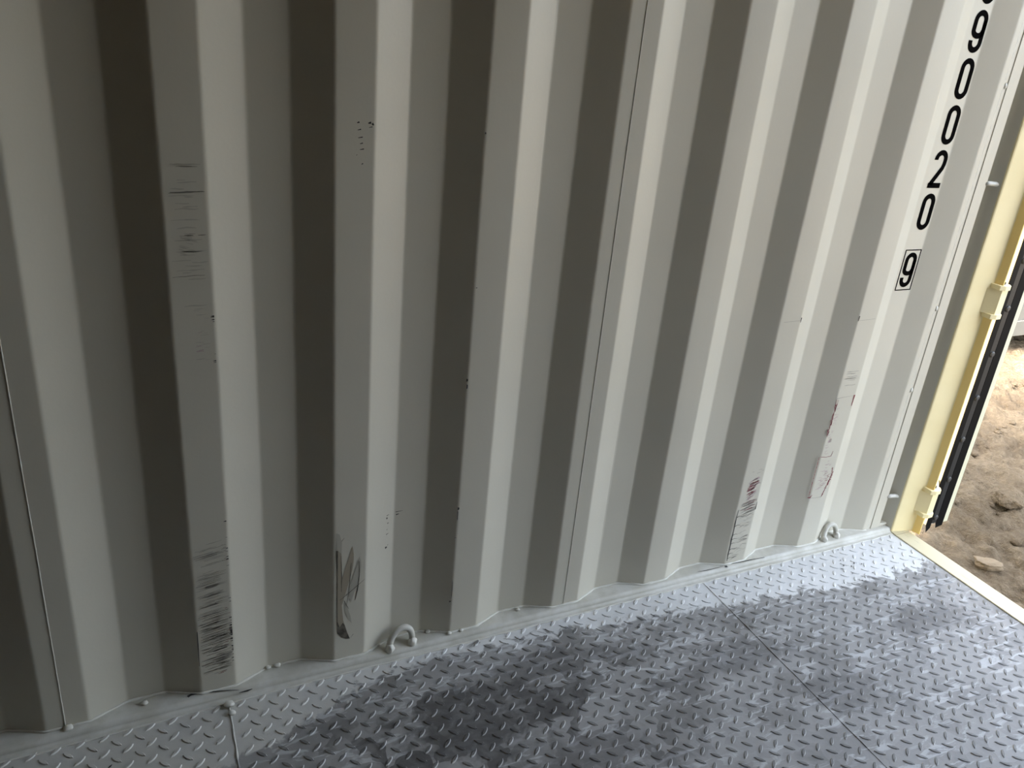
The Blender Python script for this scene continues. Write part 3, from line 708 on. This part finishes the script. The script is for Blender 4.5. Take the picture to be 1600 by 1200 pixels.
# ------------------------------------------------------------------ lashing rings welded to the rail
def lashing_ring(loc, rz, label, lean=0.35, s=1.0):
    r = root('lashing_ring', label, 'lashing ring', loc); r.rotation_euler = (0, 0, rz)
    mb = MB(); pts = []; hw = 0.028*s; hh = 0.037*s
    for i in range(19):
        a = math.pi*i/18; x = -hw*math.cos(a); z = hh*(math.sin(a)**0.8 if 0 < i < 18 else 0)
        pts.append((x + z*0.22, z*lean, z))
    pts = [(-hw*0.99, -0.004, -0.004)] + pts + [(hw*0.99, -0.004, -0.004)]
    mb.tube(pts, 0.0078*s, 12, 0.04); mb.build('ring_loop', rail_paint, r, smooth=True)
    for sx in (-1, 1):
        bm = bmesh.new(); bmesh.ops.create_icosphere(bm, subdivisions=3, radius=0.0105*s)
        for v in bm.verts:
            q = v.co*(1+0.25*noise.noise(v.co*130+Vector((sx*4+loc[0]*9, 0, 0)))); v.co = Vector((sx*hw+q.x, q.y-0.003, q.z*1.1+0.002))
        bm.verts.index_update(); mb = MB(); mb.add([v.co for v in bm.verts], [[v.index for v in f.verts] for f in bm.faces]); bm.free()
        mb.build('ring_weld', bead_paint, r, smooth=True)
    return r
lashing_ring((0.7055, -0.0035, 0.003), math.radians(4), 'small grey-painted lashing ring on the bottom rail in the middle, beside the feathery rub marks')
lashing_ring((2.083, 0.0035, 0.003), math.radians(4), 'small white-painted lashing ring on the bottom rail near the open door, under the number')

# ------------------------------------------------------------------ ground outside
ground = struct('ground')
def gh(x, y):
    p = Vector((x, y, 0))
    h = 0.045*noise.noise(p*0.9) + 0.030*noise.noise(p*2.7+Vector((5, 0, 0)))
    h += 0.026*abs(noise.noise(p*6+Vector((0, 9, 0)))) + 0.026*noise.noise(p*15) + 0.015*noise.noise(p*34) - 0.012*abs(noise.noise(p*24+Vector((1, 2, 0))))
    r = noise.noise(p*4.2+Vector((3, 1, 0)))
    h -= 0.03*max(0, 1-abs(r)*9)*max(0, noise.noise(p*1.3+Vector((8, 8, 0)))+0.35)
    d = min(1, max(0, (x-2.42)/0.5))
    return -0.165 + h*(0.35+0.65*d)
v = []; f = []
gx = [2.40+0.0125*i for i in range(170)]; 
while gx[-1] < 6.5: gx.append(gx[-1]+0.02)
while gx[-1] < 14: gx.append(gx[-1]+0.12)
gy = [-3.0+0.1*i for i in range(23)]
while gy[-1] < 2.2: gy.append(gy[-1]+0.0145)
while gy[-1] < 9: gy.append(gy[-1]+0.1)
for x in gx:
    for y in gy: v.append((x, y, gh(x, y)))
m_ = len(gy)
for i in range(len(gx)-1):
    for j in range(m_-1): f.append((i*m_+j, (i+1)*m_+j, (i+1)*m_+j+1, i*m_+j+1))
mesh_obj('soil_surface', v, f, soil, ground, smooth=True)
mesh_obj('far_soil', [(-60, -60, -0.26), (80, -60, -0.26), (80, 80, -0.26), (-60, 80, -0.26)], [(0, 1, 2, 3)], soil, ground)

soil_pale = mat('pale_soil', (0.235, 0.18, 0.12), 0.95, 0, 0.1)
n, l, b = nt(soil_pale); add_bump(soil_pale, noise_node(n, l, pos(n), 90, 5, 0.7), 0.8, 0.006)
def clod(name, label, cat, x, y, sx, sy, sz, seed, group=None, flat=0.0, rz=0.0, m=None):
    bm = bmesh.new(); bmesh.ops.create_icosphere(bm, subdivisions=4 if sx > 0.04 else 2, radius=1)
    for v in bm.verts:
        q = v.co.copy(); k = 1 + 0.30*noise.noise(q*1.6+Vector((seed, 0, 0))) + 0.12*noise.noise(q*5+Vector((seed, 3, 0)))+0.05*noise.noise(q*13)
        q *= k
        if flat and q.z > 0.25: q.z = 0.25+(q.z-0.25)*flat
        v.co = Vector((q.x*sx, q.y*sy, q.z*sz))
    bm.verts.index_update(); mb = MB(); mb.add([v.co for v in bm.verts], [[v.index for v in f.verts] for f in bm.faces]); bm.free()
    o = mb.build(name, m or soil, None, smooth=True); o.location = (x, y, gh(x, y)+sz*0.35); o.rotation_euler = (0, 0, rz)
    o['label'] = label; o['category'] = cat
    if group: o['group'] = group
    return o
clod('dirt_clod', 'pale flat-topped lump of dry soil lying just outside the cream door sill', 'clod', 2.725, -0.135, 0.050, 0.026, 0.024, 3.0, None, 0.3, math.radians(-35), soil_pale)
clod('dirt_clod', 'larger dark rough lump of soil on the bare ground right of the open door edge', 'clod', 3.20, 0.12, 0.060, 0.050, 0.030, 11.0)
rng = random.Random(5)
for i in range(60):
    x = rng.uniform(2.55, 4.6); y = rng.uniform(-0.35, 0.2) + (x-2.6)*0.42
    s_ = rng.uniform(0.006, 0.018)
    clod('dirt_clod', 'small crumb of dry soil scattered on the bare ground outside', 'clod', x, y, s_*1.2, s_, s_*0.7, i*3.3, 'soil crumbs outside the door', 0.0, rng.uniform(0, 3))

# white box body standing behind, beyond the door
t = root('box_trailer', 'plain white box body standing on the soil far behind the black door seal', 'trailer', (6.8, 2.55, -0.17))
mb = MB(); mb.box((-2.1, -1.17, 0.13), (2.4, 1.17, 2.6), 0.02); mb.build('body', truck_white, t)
mb = MB(); mb.box((-2.08, -1.185, 0.10), (2.38, -1.1705, 0.20), 0.004); mb.build('side_rail', truck_white, t)
mb = MB(); mb.box((-1.9, -0.9, 0.0), (2.2, 0.9, 0.129)); mb.build('underframe', truck_dark, t)
